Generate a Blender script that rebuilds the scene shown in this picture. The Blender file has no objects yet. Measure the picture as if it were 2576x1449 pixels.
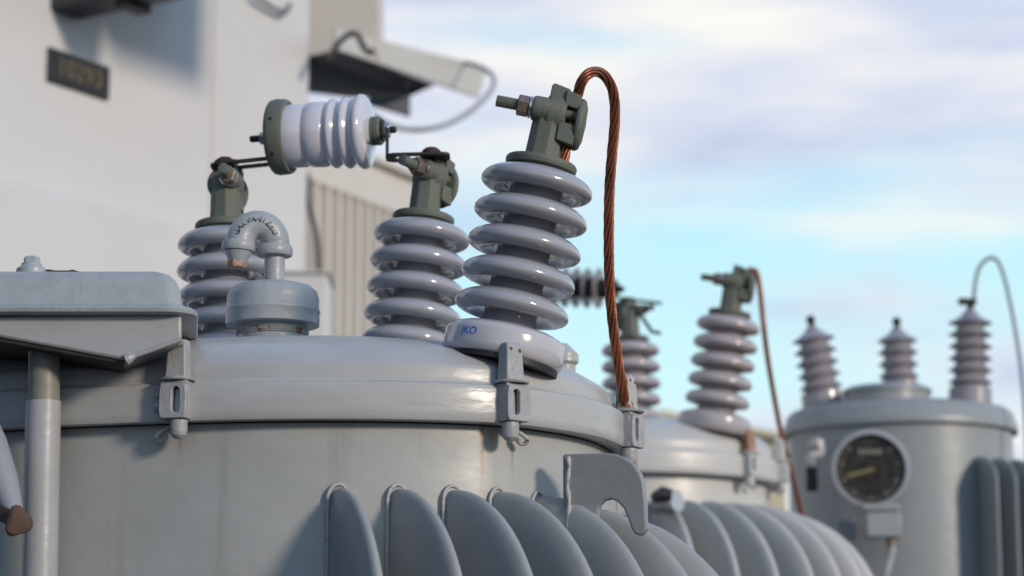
import bpy, math, random
from mathutils import Vector, Matrix
R = math.radians
random.seed(4)
C = bpy.context.scene.collection
SC = bpy.context.scene

# ------------------------------------------------------------------ camera
F = 6080.0                       # focal length in pixels of a 2576 px wide picture
PITCH = R(10.5)
CAMZ = 1.5
cam_d = bpy.data.cameras.new('camera'); cam = bpy.data.objects.new('camera', cam_d); C.objects.link(cam)
cam.location = (0, 0, CAMZ); cam.rotation_euler = (math.pi/2 + PITCH, 0, 0)
cam_d.sensor_width = 36.0; cam_d.lens = 36.0*F/2576.0
cam_d.clip_start = 0.05; cam_d.clip_end = 3000
cam_d.dof.use_dof = True; cam_d.dof.focus_distance = 2.56; cam_d.dof.aperture_fstop = 6.6
SC.camera = cam
SC.view_settings.view_transform = 'Standard'; SC.view_settings.look = 'None'
SC.view_settings.exposure = 0.0; SC.view_settings.gamma = 1.0

# ------------------------------------------------------------------ sun and sky
SUN_AZ, SUN_EL = R(46), R(17)    # azimuth measured from "behind the camera" towards the right
sd = Vector((math.sin(SUN_AZ)*math.cos(SUN_EL), -math.cos(SUN_AZ)*math.cos(SUN_EL), math.sin(SUN_EL)))
sl = bpy.data.lights.new('sun', 'SUN'); sun = bpy.data.objects.new('sun', sl); C.objects.link(sun)
sun.rotation_euler = sd.to_track_quat('Z', 'Y').to_euler()
sl.energy = 2.4; sl.angle = R(8); sl.color = (1.0, 0.84, 0.68)

W = bpy.data.worlds.new('World'); SC.world = W; W.use_nodes = True
nt = W.node_tree; nt.nodes.clear()
def N(t, typ, **k):
    n = t.nodes.new(typ)
    for a, b in k.items(): setattr(n, a, b)
    return n
def ramp(n, stops, interp='LINEAR'):
    cr = n.color_ramp; cr.interpolation = interp
    while len(cr.elements) > 1: cr.elements.remove(cr.elements[-1])
    cr.elements[0].position = stops[0][0]; cr.elements[0].color = stops[0][1]
    for p, c in stops[1:]:
        e = cr.elements.new(p); e.color = c
def rgb(h, k=1.0):
    f = lambda v: ((v/255.0+.055)/1.055)**2.4 if v/255.0 > .04045 else v/255.0/12.92
    return (f(h[0])*k, f(h[1])*k, f(h[2])*k, 1)
L = nt.links.new
out = N(nt, 'ShaderNodeOutputWorld'); bg = N(nt, 'ShaderNodeBackground'); bg.inputs[1].default_value = 0.1
L(bg.outputs[0], out.inputs[0])
tc = N(nt, 'ShaderNodeTexCoord')
sky = N(nt, 'ShaderNodeTexSky', sky_type='NISHITA'); sky.sun_disc = False
sky.sun_elevation = SUN_EL; sky.sun_rotation = math.pi - SUN_AZ   # 0 = +Y
sky.air_density = 1.0; sky.dust_density = 0.6; sky.ozone_density = 2.0
sep = N(nt, 'ShaderNodeSeparateXYZ'); L(tc.outputs['Generated'], sep.inputs[0])
# clear-air colour by height: pale cyan low, deeper blue high; a share of the physical sky on top
grad = N(nt, 'ShaderNodeValToRGB'); L(sep.outputs['Z'], grad.inputs[0])
ramp(grad, [(0.0, rgb((222,240,246), 1)), (0.15, rgb((206,246,252), 1)), (0.20, rgb((194,240,252), 1)), (0.25, rgb((178,224,250), 1)), (0.34, rgb((140,198,240), 1)),
            (0.6, rgb((126,176,226), 1)), (1.0, rgb((106,154,212), 1))])
gm = N(nt, 'ShaderNodeVectorMath', operation='SCALE'); L(grad.outputs[0], gm.inputs[0]); gm.inputs['Scale'].default_value = 10.7
mx0 = N(nt, 'ShaderNodeMix', data_type='RGBA'); mx0.inputs[0].default_value = 0.06
L(gm.outputs[0], mx0.inputs[6]); L(sky.outputs[0], mx0.inputs[7])
# clouds: soft streaks stretched along the horizon
mp = N(nt, 'ShaderNodeMapping'); mp.inputs['Scale'].default_value = (4.0, 4.0, 17.0); mp.inputs['Location'].default_value = (0.3, 1.1, 0.35)
mp.inputs['Rotation'].default_value = (0, R(-2.0), 0)
L(tc.outputs['Generated'], mp.inputs[0])
n1 = N(nt, 'ShaderNodeTexNoise'); n1.inputs['Scale'].default_value = 1.6; n1.inputs['Detail'].default_value = 4; n1.inputs['Roughness'].default_value = .45
L(mp.outputs[0], n1.inputs[0])
cov = N(nt, 'ShaderNodeValToRGB'); L(sep.outputs['Z'], cov.inputs[0])
g = lambda v: (v, v, v, 1)
ramp(cov, [(0.0, g(.85)), (0.118, g(.75)), (0.145, g(.42)), (0.185, g(.22)), (0.205, g(.30)), (0.232, g(.72)), (0.26, g(.86)), (0.295, g(.80)), (0.316, g(.38)), (0.37, g(.30)), (0.5, g(.35)), (1, g(.25))])
addn = N(nt, 'ShaderNodeMath', operation='ADD'); L(cov.outputs[0], addn.inputs[0])
sub = N(nt, 'ShaderNodeMath', operation='MULTIPLY_ADD'); L(n1.outputs[0], sub.inputs[0]); sub.inputs[1].default_value = 1.9; sub.inputs[2].default_value = -0.95
L(sub.outputs[0], addn.inputs[1]); addn.use_clamp = True
sm = N(nt, 'ShaderNodeMapRange', interpolation_type='SMOOTHSTEP'); L(addn.outputs[0], sm.inputs[0]); sm.inputs[1].default_value = .12; sm.inputs[2].default_value = .85
# cloud tints: lilac grey, pinkish, warm white
mp2 = N(nt, 'ShaderNodeMapping'); mp2.inputs['Scale'].default_value = (4.5, 4.5, 20.0); mp2.inputs['Location'].default_value = (3.1, .2, .9)
mp2.inputs['Rotation'].default_value = (0, R(-3.0), 0)
L(tc.outputs['Generated'], mp2.inputs[0])
n2 = N(nt, 'ShaderNodeTexNoise'); n2.inputs['Scale'].default_value = 1.5; n2.inputs['Detail'].default_value = 3.0; L(mp2.outputs[0], n2.inputs[0])
ct = N(nt, 'ShaderNodeValToRGB'); L(n2.outputs[0], ct.inputs[0])
ramp(ct, [(.32, rgb((196,208,234))), (.43, rgb((216,224,242))), (.54, rgb((236,238,245))), (.64, rgb((253,252,246)))])
cs = N(nt, 'ShaderNodeVectorMath', operation='SCALE'); L(ct.outputs[0], cs.inputs[0]); cs.inputs['Scale'].default_value = 9.9
mx1 = N(nt, 'ShaderNodeMix', data_type='RGBA'); L(sm.outputs[0], mx1.inputs[0]); L(mx0.outputs[2], mx1.inputs[6]); L(cs.outputs[0], mx1.inputs[7])
# sky dims upward and away from the low sun (to the left)
dim = N(nt, 'ShaderNodeMapRange', interpolation_type='SMOOTHSTEP'); L(sep.outputs['Z'], dim.inputs[0])
dim.inputs[1].default_value = .33; dim.inputs[2].default_value = .8; dim.inputs[3].default_value = 1.0; dim.inputs[4].default_value = 1.0
dx = N(nt, 'ShaderNodeMapRange', interpolation_type='SMOOTHSTEP'); L(sep.outputs['X'], dx.inputs[0])
dx.inputs[1].default_value = -.65; dx.inputs[2].default_value = -.09; dx.inputs[3].default_value = 0; dx.inputs[4].default_value = 1.0
fs = N(nt, 'ShaderNodeVectorMath', operation='SCALE'); L(mx1.outputs[2], fs.inputs[0]); L(dim.outputs[0], fs.inputs['Scale'])
east = N(nt, 'ShaderNodeMix', data_type='RGBA'); L(dx.outputs[0], east.inputs[0]); east.inputs[6].default_value = (.5, 1.05, 2.0, 1); L(fs.outputs[0], east.inputs[7])
L(east.outputs[2], bg.inputs[0])

# ------------------------------------------------------------------ helpers
SP, CP = math.sin(PITCH), math.cos(PITCH)
def P(x, y, Y):
    """the point of the real scene at distance Y that the photograph shows at (x, y)"""
    a = (x-1288)/F; b = (724.5-y)/F
    d = Vector((a, CP - b*SP, SP + b*CP))
    return Vector((0, 0, CAMZ)) + d*(Y/d.y)
def proj(p):
    z = p.z-CAMZ; zc = p.y*CP+z*SP
    return 1288+F*p.x/zc, 724.5-F*(-p.y*SP+z*CP)/zc

class MB:
    def __init__(s): s.v = []; s.f = []; s.m = []; s.cur = 0
    def add(s, vs, fs, M=None):
        o = len(s.v)
        s.v += [(M @ Vector(p)) if M is not None else Vector(p) for p in vs]
        s.f += [tuple(o+i for i in f) for f in fs]; s.m += [s.cur]*len(fs)
        return s
    def loft(s, rings, closed=True, cap0=True, cap1=True, M=None):
        n = len(rings[0]); vs = [p for r in rings for p in r]; fs = []
        for k in range(len(rings)-1):
            for i in range(n if closed else n-1):
                j = (i+1) % n
                fs.append((k*n+i, k*n+j, (k+1)*n+j, (k+1)*n+i))
        if cap0: fs.append(tuple(range(n-1, -1, -1)))
        if cap1: fs.append(tuple((len(rings)-1)*n+i for i in range(n)))
        return s.add(vs, fs, M)
    def lathe(s, prof, M=None, seg=48, a0=0.0):
        rings = []
        for r, z in prof:
            rings.append([(max(r, 1e-5)*math.cos(a0+2*math.pi*i/seg), max(r, 1e-5)*math.sin(a0+2*math.pi*i/seg), z) for i in range(seg)])
        return s.loft(rings, M=M)
    def box(s, x0, x1, y0, y1, z0, z1, M=None):
        return s.loft([[(x0,y0,z),(x1,y0,z),(x1,y1,z),(x0,y1,z)] for z in (z0, z1)], M=M)
    def prism(s, poly, t0, t1, M=None):
        """poly in local XZ, thickness along Y"""
        return s.loft([[(x, t0, z) for x, z in poly], [(x, t1, z) for x, z in poly]], M=M)
    def plate_hole(s, outer, inner, t0, t1, M=None):
        """outer and inner loops (same count) in XZ; a plate with a hole, thickness along Y"""
        n = len(outer); vs = []
        for t in (t0, t1):
            vs += [(x, t, z) for x, z in outer]; vs += [(x, t, z) for x, z in inner]
        fs = []
        for i in range(n):
            j = (i+1) % n
            fs += [(i, j, n+j, n+i), (2*n+i, 3*n+i, 3*n+j, 2*n+j), (i, 2*n+i, 2*n+j, j), (n+i, n+j, 3*n+j, 3*n+i)]
        return s.add(vs, fs, M)
    def tube(s, pts, rad, seg=16, caps=True, twist=0.0, off=None):
        rings = []; pts = [Vector(p) for p in pts]
        t = (pts[1]-pts[0]).normalized(); up = Vector((0, 0, 1)) if abs(t.z) < .9 else Vector((0, 1, 0))
        nrm = (up - t*up.dot(t)).normalized()
        for k, p in enumerate(pts):
            a = pts[max(k-1, 0)]; b = pts[min(k+1, len(pts)-1)]
            t = (b-a).normalized(); nrm = (nrm - t*nrm.dot(t)).normalized(); bn = t.cross(nrm)
            c = p
            if off:
                ph = off[1] + twist*k; c = p + (nrm*math.cos(ph)+bn*math.sin(ph))*off[0]
            r = rad[k] if isinstance(rad, (list, tuple)) else rad
            rings.append([c + (nrm*math.cos(2*math.pi*i/seg)+bn*math.sin(2*math.pi*i/seg))*r for i in range(seg)])
        return s.loft(rings, cap0=caps, cap1=caps)
    def build(s, name, mats, parent=None, smooth=35, bevel=0, bseg=2, label=None):
        me = bpy.data.meshes.new(name)
        off = Vector((0, 0, 0)); q = parent
        while q is not None: off += q.location; q = q.parent
        me.from_pydata([tuple(p-off) for p in s.v], [], s.f)
        if not isinstance(mats, (list, tuple)): mats = [mats]
        for m in mats: me.materials.append(m)
        me.polygons.foreach_set('material_index', s.m)
        import bmesh
        bm = bmesh.new(); bm.from_mesh(me); bmesh.ops.recalc_face_normals(bm, faces=bm.faces); bm.to_mesh(me); bm.free()
        if smooth:
            me.shade_smooth(); me.set_sharp_from_angle(angle=R(smooth))
        o = bpy.data.objects.new(name, me); C.objects.link(o); o.parent = parent
        if bevel:
            b = o.modifiers.new('b', 'BEVEL'); b.width = bevel; b.segments = bseg; b.limit_method = 'ANGLE'; b.angle_limit = R(38); b.harden_normals = False
        if label: o['label'] = label
        return o
def thing(name, loc, label, cat, group=None):
    o = bpy.data.objects.new(name, None); C.objects.link(o); o.location = loc; o.empty_display_size = .05
    o['label'] = label; o['category'] = cat
    if group: o['group'] = group
    return o
def tag(o, label, cat, group=None):
    o['label'] = label; o['category'] = cat
    if group: o['group'] = group
    return o
def frame(o, z, x=None):
    """matrix with the given origin, local z and (roughly) local x"""
    z = Vector(z).normalized(); x = Vector(x) if x is not None else Vector((1, 0, 0))
    x = (x - z*x.dot(z)).normalized(); y = z.cross(x)
    M = Matrix((x, y, z)).transposed().to_4x4(); M.translation = Vector(o); return M
def spline(pts, n=12, closed=False):
    pts = [Vector(p) for p in pts]; m = len(pts); res = []
    for k in range(m if closed else m-1):
        if closed: p0, p1, p2, p3 = pts[(k-1) % m], pts[k], pts[(k+1) % m], pts[(k+2) % m]
        else: p0, p1, p2, p3 = pts[max(k-1, 0)], pts[k], pts[k+1], pts[min(k+2, m-1)]
        for i in range(n):
            t = i/n
            res.append(.5*((2*p1)+(p2-p0)*t+(2*p0-5*p1+4*p2-p3)*t*t+(3*p1-p0-3*p2+p3)*t**3))
    if not closed: res.append(pts[-1])
    return res
def arc(cx, cz, r, a0, a1, n=8):
    return [(cx+r*math.cos(R(a0+(a1-a0)*i/n)), cz+r*math.sin(R(a0+(a1-a0)*i/n))) for i in range(n+1)]

# ------------------------------------------------------------------ materials
def mat(name, col, rough=.45, metal=0.0, bump=0.0, bscale=60.0, var=0.0, vscale=8.0, vcol=None, coat=0.0, spec=.5, stretch=None, bump2=0.0, rust=0.0):
    m = bpy.data.materials.new(name); m.use_nodes = True; t = m.node_tree; b = t.nodes['Principled BSDF']
    b.inputs['Base Color'].default_value = (*col, 1); b.inputs['Roughness'].default_value = rough
    b.inputs['Metallic'].default_value = metal; b.inputs['Coat Weight'].default_value = coat; b.inputs['Coat Roughness'].default_value = .08
    b.inputs['Specular IOR Level'].default_value = spec
    tcn = N(t, 'ShaderNodeTexCoord'); src = tcn.outputs['Object']
    if stretch:
        mpn = N(t, 'ShaderNodeMapping'); mpn.inputs['Scale'].default_value = stretch; t.links.new(src, mpn.inputs[0]); src2 = mpn.outputs[0]
    else: src2 = src
    colout = None
    if var:
        n = N(t, 'ShaderNodeTexNoise'); n.inputs['Scale'].default_value = vscale; n.inputs['Detail'].default_value = 6; n.inputs['Roughness'].default_value = .6
        t.links.new(src2, n.inputs[0])
        mx = N(t, 'ShaderNodeMix', data_type='RGBA'); mr = N(t, 'ShaderNodeMapRange'); t.links.new(n.outputs[0], mr.inputs[0])
        mr.inputs[1].default_value = .32; mr.inputs[2].default_value = .7
        t.links.new(mr.outputs[0], mx.inputs[0])
        vc = vcol or tuple(c*(1-var) for c in col)
        mx.inputs[6].default_value = (*col, 1); mx.inputs[7].default_value = (*vc, 1); colout = mx.outputs[2]
        rr = N(t, 'ShaderNodeMapRange'); t.links.new(n.outputs[0], rr.inputs[0]); rr.inputs[1].default_value = .3; rr.inputs[2].default_value = .7
        rr.inputs[3].default_value = max(.02, rough-.07); rr.inputs[4].default_value = min(1, rough+.1); t.links.new(rr.outputs[0], b.inputs['Roughness'])
    if rust:
        n = N(t, 'ShaderNodeTexNoise'); n.inputs['Scale'].default_value = 90; n.inputs['Detail'].default_value = 8; n.inputs['Roughness'].default_value = .7
        t.links.new(src, n.inputs[0])
        mr = N(t, 'ShaderNodeMapRange', interpolation_type='SMOOTHSTEP'); t.links.new(n.outputs[0], mr.inputs[0]); mr.inputs[1].default_value = .72-rust; mr.inputs[2].default_value = .76-rust
        mx = N(t, 'ShaderNodeMix', data_type='RGBA'); t.links.new(mr.outputs[0], mx.inputs[0])
        if colout: t.links.new(colout, mx.inputs[6])
        else: mx.inputs[6].default_value = (*col, 1)
        mx.inputs[7].default_value = (.20, .075, .03, 1); colout = mx.outputs[2]
    if colout: t.links.new(colout, b.inputs['Base Color'])
    last = None
    for bs, bsc, det in ((bump, bscale, 3), (bump2, 7.0, 2)):
        if bs:
            n = N(t, 'ShaderNodeTexNoise'); n.inputs['Scale'].default_value = bsc; n.inputs['Detail'].default_value = det
            t.links.new(src2, n.inputs[0]); bn = N(t, 'ShaderNodeBump'); bn.inputs['Strength'].default_value = 1.0; bn.inputs['Distance'].default_value = bs
            t.links.new(n.outputs[0], bn.inputs['Height'])
            if last: t.links.new(last, bn.inputs['Normal'])
            last = bn.outputs[0]
    if last: t.links.new(last, b.inputs['Normal'])
    return m
M_paint = mat('grey_gloss_paint', (.355, .37, .385), .38, bump=.00045, bscale=55, var=.12, vscale=9, bump2=.0018, stretch=(1, 1, 1.6))
def stains(m, spots):
    """weathering that belongs to the surface: faint vertical runs and a few rust runs below rusting hardware (object space)"""
    t = m.node_tree; b = t.nodes['Principled BSDF']; src = b.inputs['Base Color'].links[0].from_socket
    tcn = N(t, 'ShaderNodeTexCoord'); mp_ = N(t, 'ShaderNodeMapping'); mp_.inputs['Scale'].default_value = (34, 34, 1.6); t.links.new(tcn.outputs['Object'], mp_.inputs[0])
    n = N(t, 'ShaderNodeTexNoise'); n.inputs['Scale'].default_value = 1.0; n.inputs['Detail'].default_value = 5; t.links.new(mp_.outputs[0], n.inputs[0])
    mr = N(t, 'ShaderNodeMapRange', interpolation_type='SMOOTHSTEP'); t.links.new(n.outputs[0], mr.inputs[0]); mr.inputs[1].default_value = .52; mr.inputs[2].default_value = .75; mr.inputs[4].default_value = .5
    mx = N(t, 'ShaderNodeMix', data_type='RGBA'); t.links.new(mr.outputs[0], mx.inputs[0]); t.links.new(src, mx.inputs[6]); mx.inputs[7].default_value = (.21, .20, .17, 1)
    cur = mx.outputs[2]; sp_ = N(t, 'ShaderNodeSeparateXYZ'); t.links.new(tcn.outputs['Object'], sp_.inputs[0])
    for (x0, w_, z1, z0, k_) in spots:
        a = N(t, 'ShaderNodeMath', operation='SUBTRACT'); t.links.new(sp_.outputs['X'], a.inputs[0]); a.inputs[1].default_value = x0
        n3 = N(t, 'ShaderNodeTexNoise'); n3.inputs['Scale'].default_value = 60; t.links.new(tcn.outputs['Object'], n3.inputs[0])
        wv = N(t, 'ShaderNodeMath', operation='MULTIPLY_ADD'); t.links.new(n3.outputs[0], wv.inputs[0]); wv.inputs[1].default_value = w_*1.2; t.links.new(a.outputs[0], wv.inputs[2])
        ab = N(t, 'ShaderNodeMath', operation='ABSOLUTE'); t.links.new(wv.outputs[0], ab.inputs[0])
        m1 = N(t, 'ShaderNodeMapRange', interpolation_type='SMOOTHSTEP'); t.links.new(ab.outputs[0], m1.inputs[0]); m1.inputs[1].default_value = 0; m1.inputs[2].default_value = w_; m1.inputs[3].default_value = k_; m1.inputs[4].default_value = 0
        m2 = N(t, 'ShaderNodeMapRange', interpolation_type='SMOOTHSTEP'); t.links.new(sp_.outputs['Z'], m2.inputs[0]); m2.inputs[1].default_value = z0; m2.inputs[2].default_value = z1
        m3 = N(t, 'ShaderNodeMath', operation='MULTIPLY'); t.links.new(m1.outputs[0], m3.inputs[0]); t.links.new(m2.outputs[0], m3.inputs[1])
        m4 = N(t, 'ShaderNodeMath', operation='LESS_THAN'); t.links.new(sp_.outputs['Y'], m4.inputs[0]); m4.inputs[1].default_value = 0
        m5 = N(t, 'ShaderNodeMath', operation='MULTIPLY'); t.links.new(m3.outputs[0], m5.inputs[0]); t.links.new(m4.outputs[0], m5.inputs[1])
        mx = N(t, 'ShaderNodeMix', data_type='RGBA'); t.links.new(m5.outputs[0], mx.inputs[0]); t.links.new(cur, mx.inputs[6]); mx.inputs[7].default_value = (.24, .13, .05, 1); cur = mx.outputs[2]
    t.links.new(cur, b.inputs['Base Color'])
# object space of the main tank starts at (-.26, 2.76, 0)
M_fin = mat('grey_fin_paint', (.325, .345, .355), .30, bump=.0003, bscale=40, var=.15, vscale=14, bump2=.0015)
M_tank = mat('grey_tank_paint', (.365, .38, .375), .42, bump=.00045, bscale=55, var=.12, vscale=9, bump2=.0018, stretch=(1, 1, 1.6))
stains(M_tank, [(.232, .0035, 1.80, 1.735, .75), (.262, .003, 1.80, 1.75, .6), (.246, .010, 1.80, 1.775, .45), (-.075, .004, 1.80, 1.77, .5)])
M_lid = mat('grey_gloss_paint_lid', (.41, .42, .42), .31, bump=.0006, bscale=38, var=.12, vscale=12, bump2=.0015, stretch=(1, 1, 3))
M_cast = mat('grey_painted_casting', (.34, .37, .39), .36, bump=.0007, bscale=150, var=.15, vscale=40)
M_clampp = mat('grey_painted_clamp', (.345, .36, .375), .36, bump=.0008, bscale=160, var=.2, vscale=60, rust=.08)
M_rustcap = mat('rusty_grey_clamp', (.38, .38, .37), .5, bump=.0008, bscale=150, rust=.20)
M_rust = mat('brown_rust', (.10, .055, .04), .85, bump=.0012, bscale=200, var=.5, vscale=70, vcol=(.22, .09, .035))
M_rustd = mat('dark_rust', (.05, .022, .018), .75, bump=.001, bscale=200, var=.5, vscale=80)
M_porc = mat('grey_glazed_porcelain', (.33, .34, .38), .13, bump=.00022, bscale=45, var=.06, vscale=20, coat=.6)
M_porcb = mat('light_glazed_base', (.46, .46, .50), .12, bump=.0002, bscale=40, var=.05, vscale=20, coat=.6)
M_porcw = mat('pale_glazed_porcelain', (.56, .56, .62), .14, bump=.0002, bscale=40, var=.05, vscale=20, coat=.6)
M_weld = mat('pale_weld_bead', (.40, .41, .41), .4, bump=.002, bscale=180, var=.2, vscale=90)
M_oliv = mat('olive_oxidised_bronze', (.11, .132, .117), .6, bump=.0007, bscale=260, var=.4, vscale=60, vcol=(.12, .125, .095), spec=.4)
M_dark = mat('black_iron', (.018, .018, .02), .55, bump=.0003, bscale=200, spec=.4)
M_brass = mat('dull_brass_nut', (.27, .215, .17), .42, metal=.55, bump=.0004, bscale=200, var=.3, vscale=80)
M_steel = mat('zinc_plated_steel', (.55, .53, .52), .28, metal=.9, bump=.0003, bscale=200)
M_copper = mat('weathered_copper', (.40, .14, .07), .34, metal=.6, bump=.0003, bscale=300, var=.5, vscale=28, vcol=(.13, .05, .032))
M_copper2 = mat('copper_wire_bright', (.36, .13, .08), .5, metal=.3, var=.5, vscale=60)
M_white = mat('warm_white_paint', (.60, .57, .53), .38, bump=.0006, bscale=25, var=.06, vscale=3)
M_panel = mat('white_panel_paint', (.60, .605, .615), .35, bump=.002, bscale=2.5, var=.05, vscale=2)
M_pale2 = mat('pale_grey_paint', (.50, .505, .50), .33, bump=.0006, bscale=40, var=.08, vscale=10)
M_grey3 = mat('blue_grey_paint', (.275, .305, .32), .35, bump=.0006, bscale=40, var=.08, vscale=8)
M_gwire = mat('grey_wire', (.26, .28, .31), .5)
M_black = mat('black_rubber', (.012, .012, .014), .5)
M_gold = mat('dull_gold_lettering', (.16, .12, .06), .5)
M_blue = mat('blue_ink', (.05, .13, .50), .5)
M_lettershade = mat('letter_shade_dark', (.05, .05, .05), .5)
M_cream = mat('cream_wall', (.62, .58, .42), .7, var=.05)
M_roof = mat('grey_roof', (.25, .25, .25), .7, var=.1)
M_dial = mat('black_dial', (.018, .018, .018), .3, var=.5, vscale=60, vcol=(.05, .045, .035))
M_dialmark = mat('dial_marks', (.26, .26, .24), .5)
M_needle = mat('yellow_needle', (.24, .21, .09), .5)
M_glass = None
M_ground = mat('gravel', (.05, .05, .052), .95, bump=.02, bscale=40, var=.4, vscale=30)
M_conc = mat('concrete', (.28, .27, .25), .85, bump=.002, bscale=60, var=.2, vscale=6)

# ------------------------------------------------------------------ ground
m = MB(); m.add([(-900,-900,0),(900,-900,0),(900,900,0),(-900,900,0)], [(0,1,2,3)])
o = m.build('ground', M_ground, smooth=0); o['kind'] = 'structure'
# ------------------------------------------------------------------ transformer pieces
def outline_px(ol, x, z):
    """point (and outward normal) of the front side of an outline that the camera sees at column x"""
    best = None; n = len(ol)
    for i in range(n):
        a, b = ol[i], ol[(i+1) % n]
        t = (b-a); nr = Vector((t.y, -t.x)).normalized()
        if nr.dot(Vector((a.x, a.y))) > 0: continue
        xa = proj(Vector((a.x, a.y, z)))[0]; xb = proj(Vector((b.x, b.y, z)))[0]
        if (xa-x)*(xb-x) <= 0 and xa != xb:
            k = (x-xa)/(xb-xa); p = a.lerp(b, k)
            if best is None or p.y < best[0].y: best = (p, nr)
    return best
def inset(ol, c, d, rmean):
    s = 1-d/rmean
    return [c+(p-c)*s for p in ol]
def rings_of(ol, c, prof, rmean, zb):
    return [[(p.x, p.y, zb+z) for p in inset(ol, c, d, rmean)] for d, z in prof]

def shed_profile(D, zc, neck):
    """one rounded umbrella shed of diameter D with its rim at height zc, from below upwards"""
    r = D/2; w = r-neck; lo = .0084; h = .0168
    pts = [(neck, zc-lo+.0040), (neck+w*.25, zc-lo+.0042), (neck+w*.42, zc-lo+.0016), (r-.0165, zc-lo+.0003)]
    for a in range(0, 91, 10): pts.append((r-.0150+.0150*math.sin(R(a)), zc-lo*math.cos(R(a))))
    for a in range(8, 88, 8): pts.append((neck+w*math.cos(R(a))**1.0, zc+h*math.sin(R(a))))
    pts += [(neck+.0008, zc+.0176), (neck, zc+.0200)]
    return pts
def bushing(parent, origin, axis, rot=0, k=1.0, mp_=M_porc, skirt=True, wide=.122, n=5, label=None, cable=True, tmat=M_oliv, neck=.0285):
    """porcelain bushing with flange cap and clamp terminal, base centre at origin"""
    Mx = frame(origin, axis) @ Matrix.Scale(k, 4)
    m = MB(); pr = [(0, .020), (neck+.004, .020), (neck+.002, .0335), (neck, .037)]
    for i in range(n):
        pr += shed_profile(wide if i < n-1 or n < 5 else wide*.985, .051+.034*i, neck)
    ztop = .051+.034*(n-1)
    pr += [(neck, ztop+.0215), (0, ztop+.0215)]
    m.lathe(pr, Mx, 72)
    b = m.build('bushing', mp_, parent, smooth=50, label=label)
    m = MB(); m.lathe([(0, -.006), (.060, -.006), (.0635, -.003), (.0645, .003), (.0642, .0180), (.0628, .0225), (.0585, .0258), (.050, .0290), (neck+.006, .0325), (neck+.001, .0345), (0, .0345)], Mx, 72)
    m.cur = 0
    m.build('base_flange', M_porcb if mp_ is M_porc else mp_, b, smooth=50)
    dz = ztop-.187
    T = Mx @ Matrix.Translation((0, 0, dz)) @ Matrix.Rotation(R(rot), 4, 'Z')
    m = MB(); m.lathe([(0, .2055), (.033, .2055), (.0375, .207), (.0385, .210), (.0385, .2135), (.037, .2155), (.022, .217), (0, .217)], T, 56)
    m.build('cap', tmat, b, smooth=40)
    m = MB()
    m.lathe([(.0215, .2165), (.0200, .222), (.0190, .262), (.0185, .272), (0, .274)], T, 8, a0=R(10))
    B = T @ Matrix.Translation((0, -.008, .270)) @ Matrix.Rotation(R(90), 4, 'Y')      # local z along +x
    m.lathe([(0, -.0215), (.0118, -.0215), (.0135, -.0195), (.0140, .006), (.0125, .010), (0, .010)], B, 28)
    H_ = T @ Matrix.Translation((0, .001, .268)) @ Matrix.Rotation(R(90), 4, 'Y')
    m.lathe([(0, -.0065), (.0195, -.0065), (.0225, -.0035), (.0228, .010), (.0215, .0155), (0, .0155)], H_, 32)
    m.prism([(-.005, .276), (.0165, .276), (.0165, .2935), (.0150, .2965), (-.0025, .3000), (-.005, .297)], -.014, .014, T)
    m.prism([(.012, .277), (.0285, .275), (.0285, .2905), (.012, .2945)], -.018, -.008, T)
    m.prism([(.010, .238), (.0290, .235), (.0290, .257), (.010, .259)], -.018, -.008, T)
    m.prism([(.010, .236), (.0275, .236), (.0275, .292), (.010, .292)], .010, .018, T)
    J = T @ Matrix.Translation((0, 0, .263)) @ Matrix.Scale(1.22, 4, (0, 0, 1)) @ Matrix.Rotation(R(90), 4, 'Y')
    m.lathe([(0, .0265), (.0205, .0265), (.0232, .0280), (.0236, .0315), (.0215, .0350), (.015, .0375), (0, .0385)], J, 36)
    t_ = m.build('terminal', tmat, b, smooth=30, bevel=.0012*k)
    m = MB()
    pr = [(0, -.0605), (.0052, -.0605)]
    z = -.0600
    while z < -.020: pr += [(.0066, z), (.0058, z+.0011)]; z += .0022
    pr += [(.006, .030), (0, .030)]
    m.lathe(pr, B, 20); m.build('clamp_bolt', tmat, b, smooth=30)
    m = MB(); m.lathe([(0, -.0375), (.0095, -.0375), (.0115, -.0365), (.0115, -.0255), (.0095, -.0245), (0, -.0245)], B, 6, a0=R(20))
    m.build('nut', M_brass, b, smooth=20, bevel=.0006*k)
    m = MB(); m.lathe([(0, -.0243), (.0120, -.0243), (.0120, -.0222), (0, -.0222)], B, 24)
    m.lathe([(0, -.0220), (.0095, -.0220), (.0095, -.0203), (0, -.0203)], B, 24)
    m.build('washer', M_steel, b, smooth=30)
    return b, T

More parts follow.
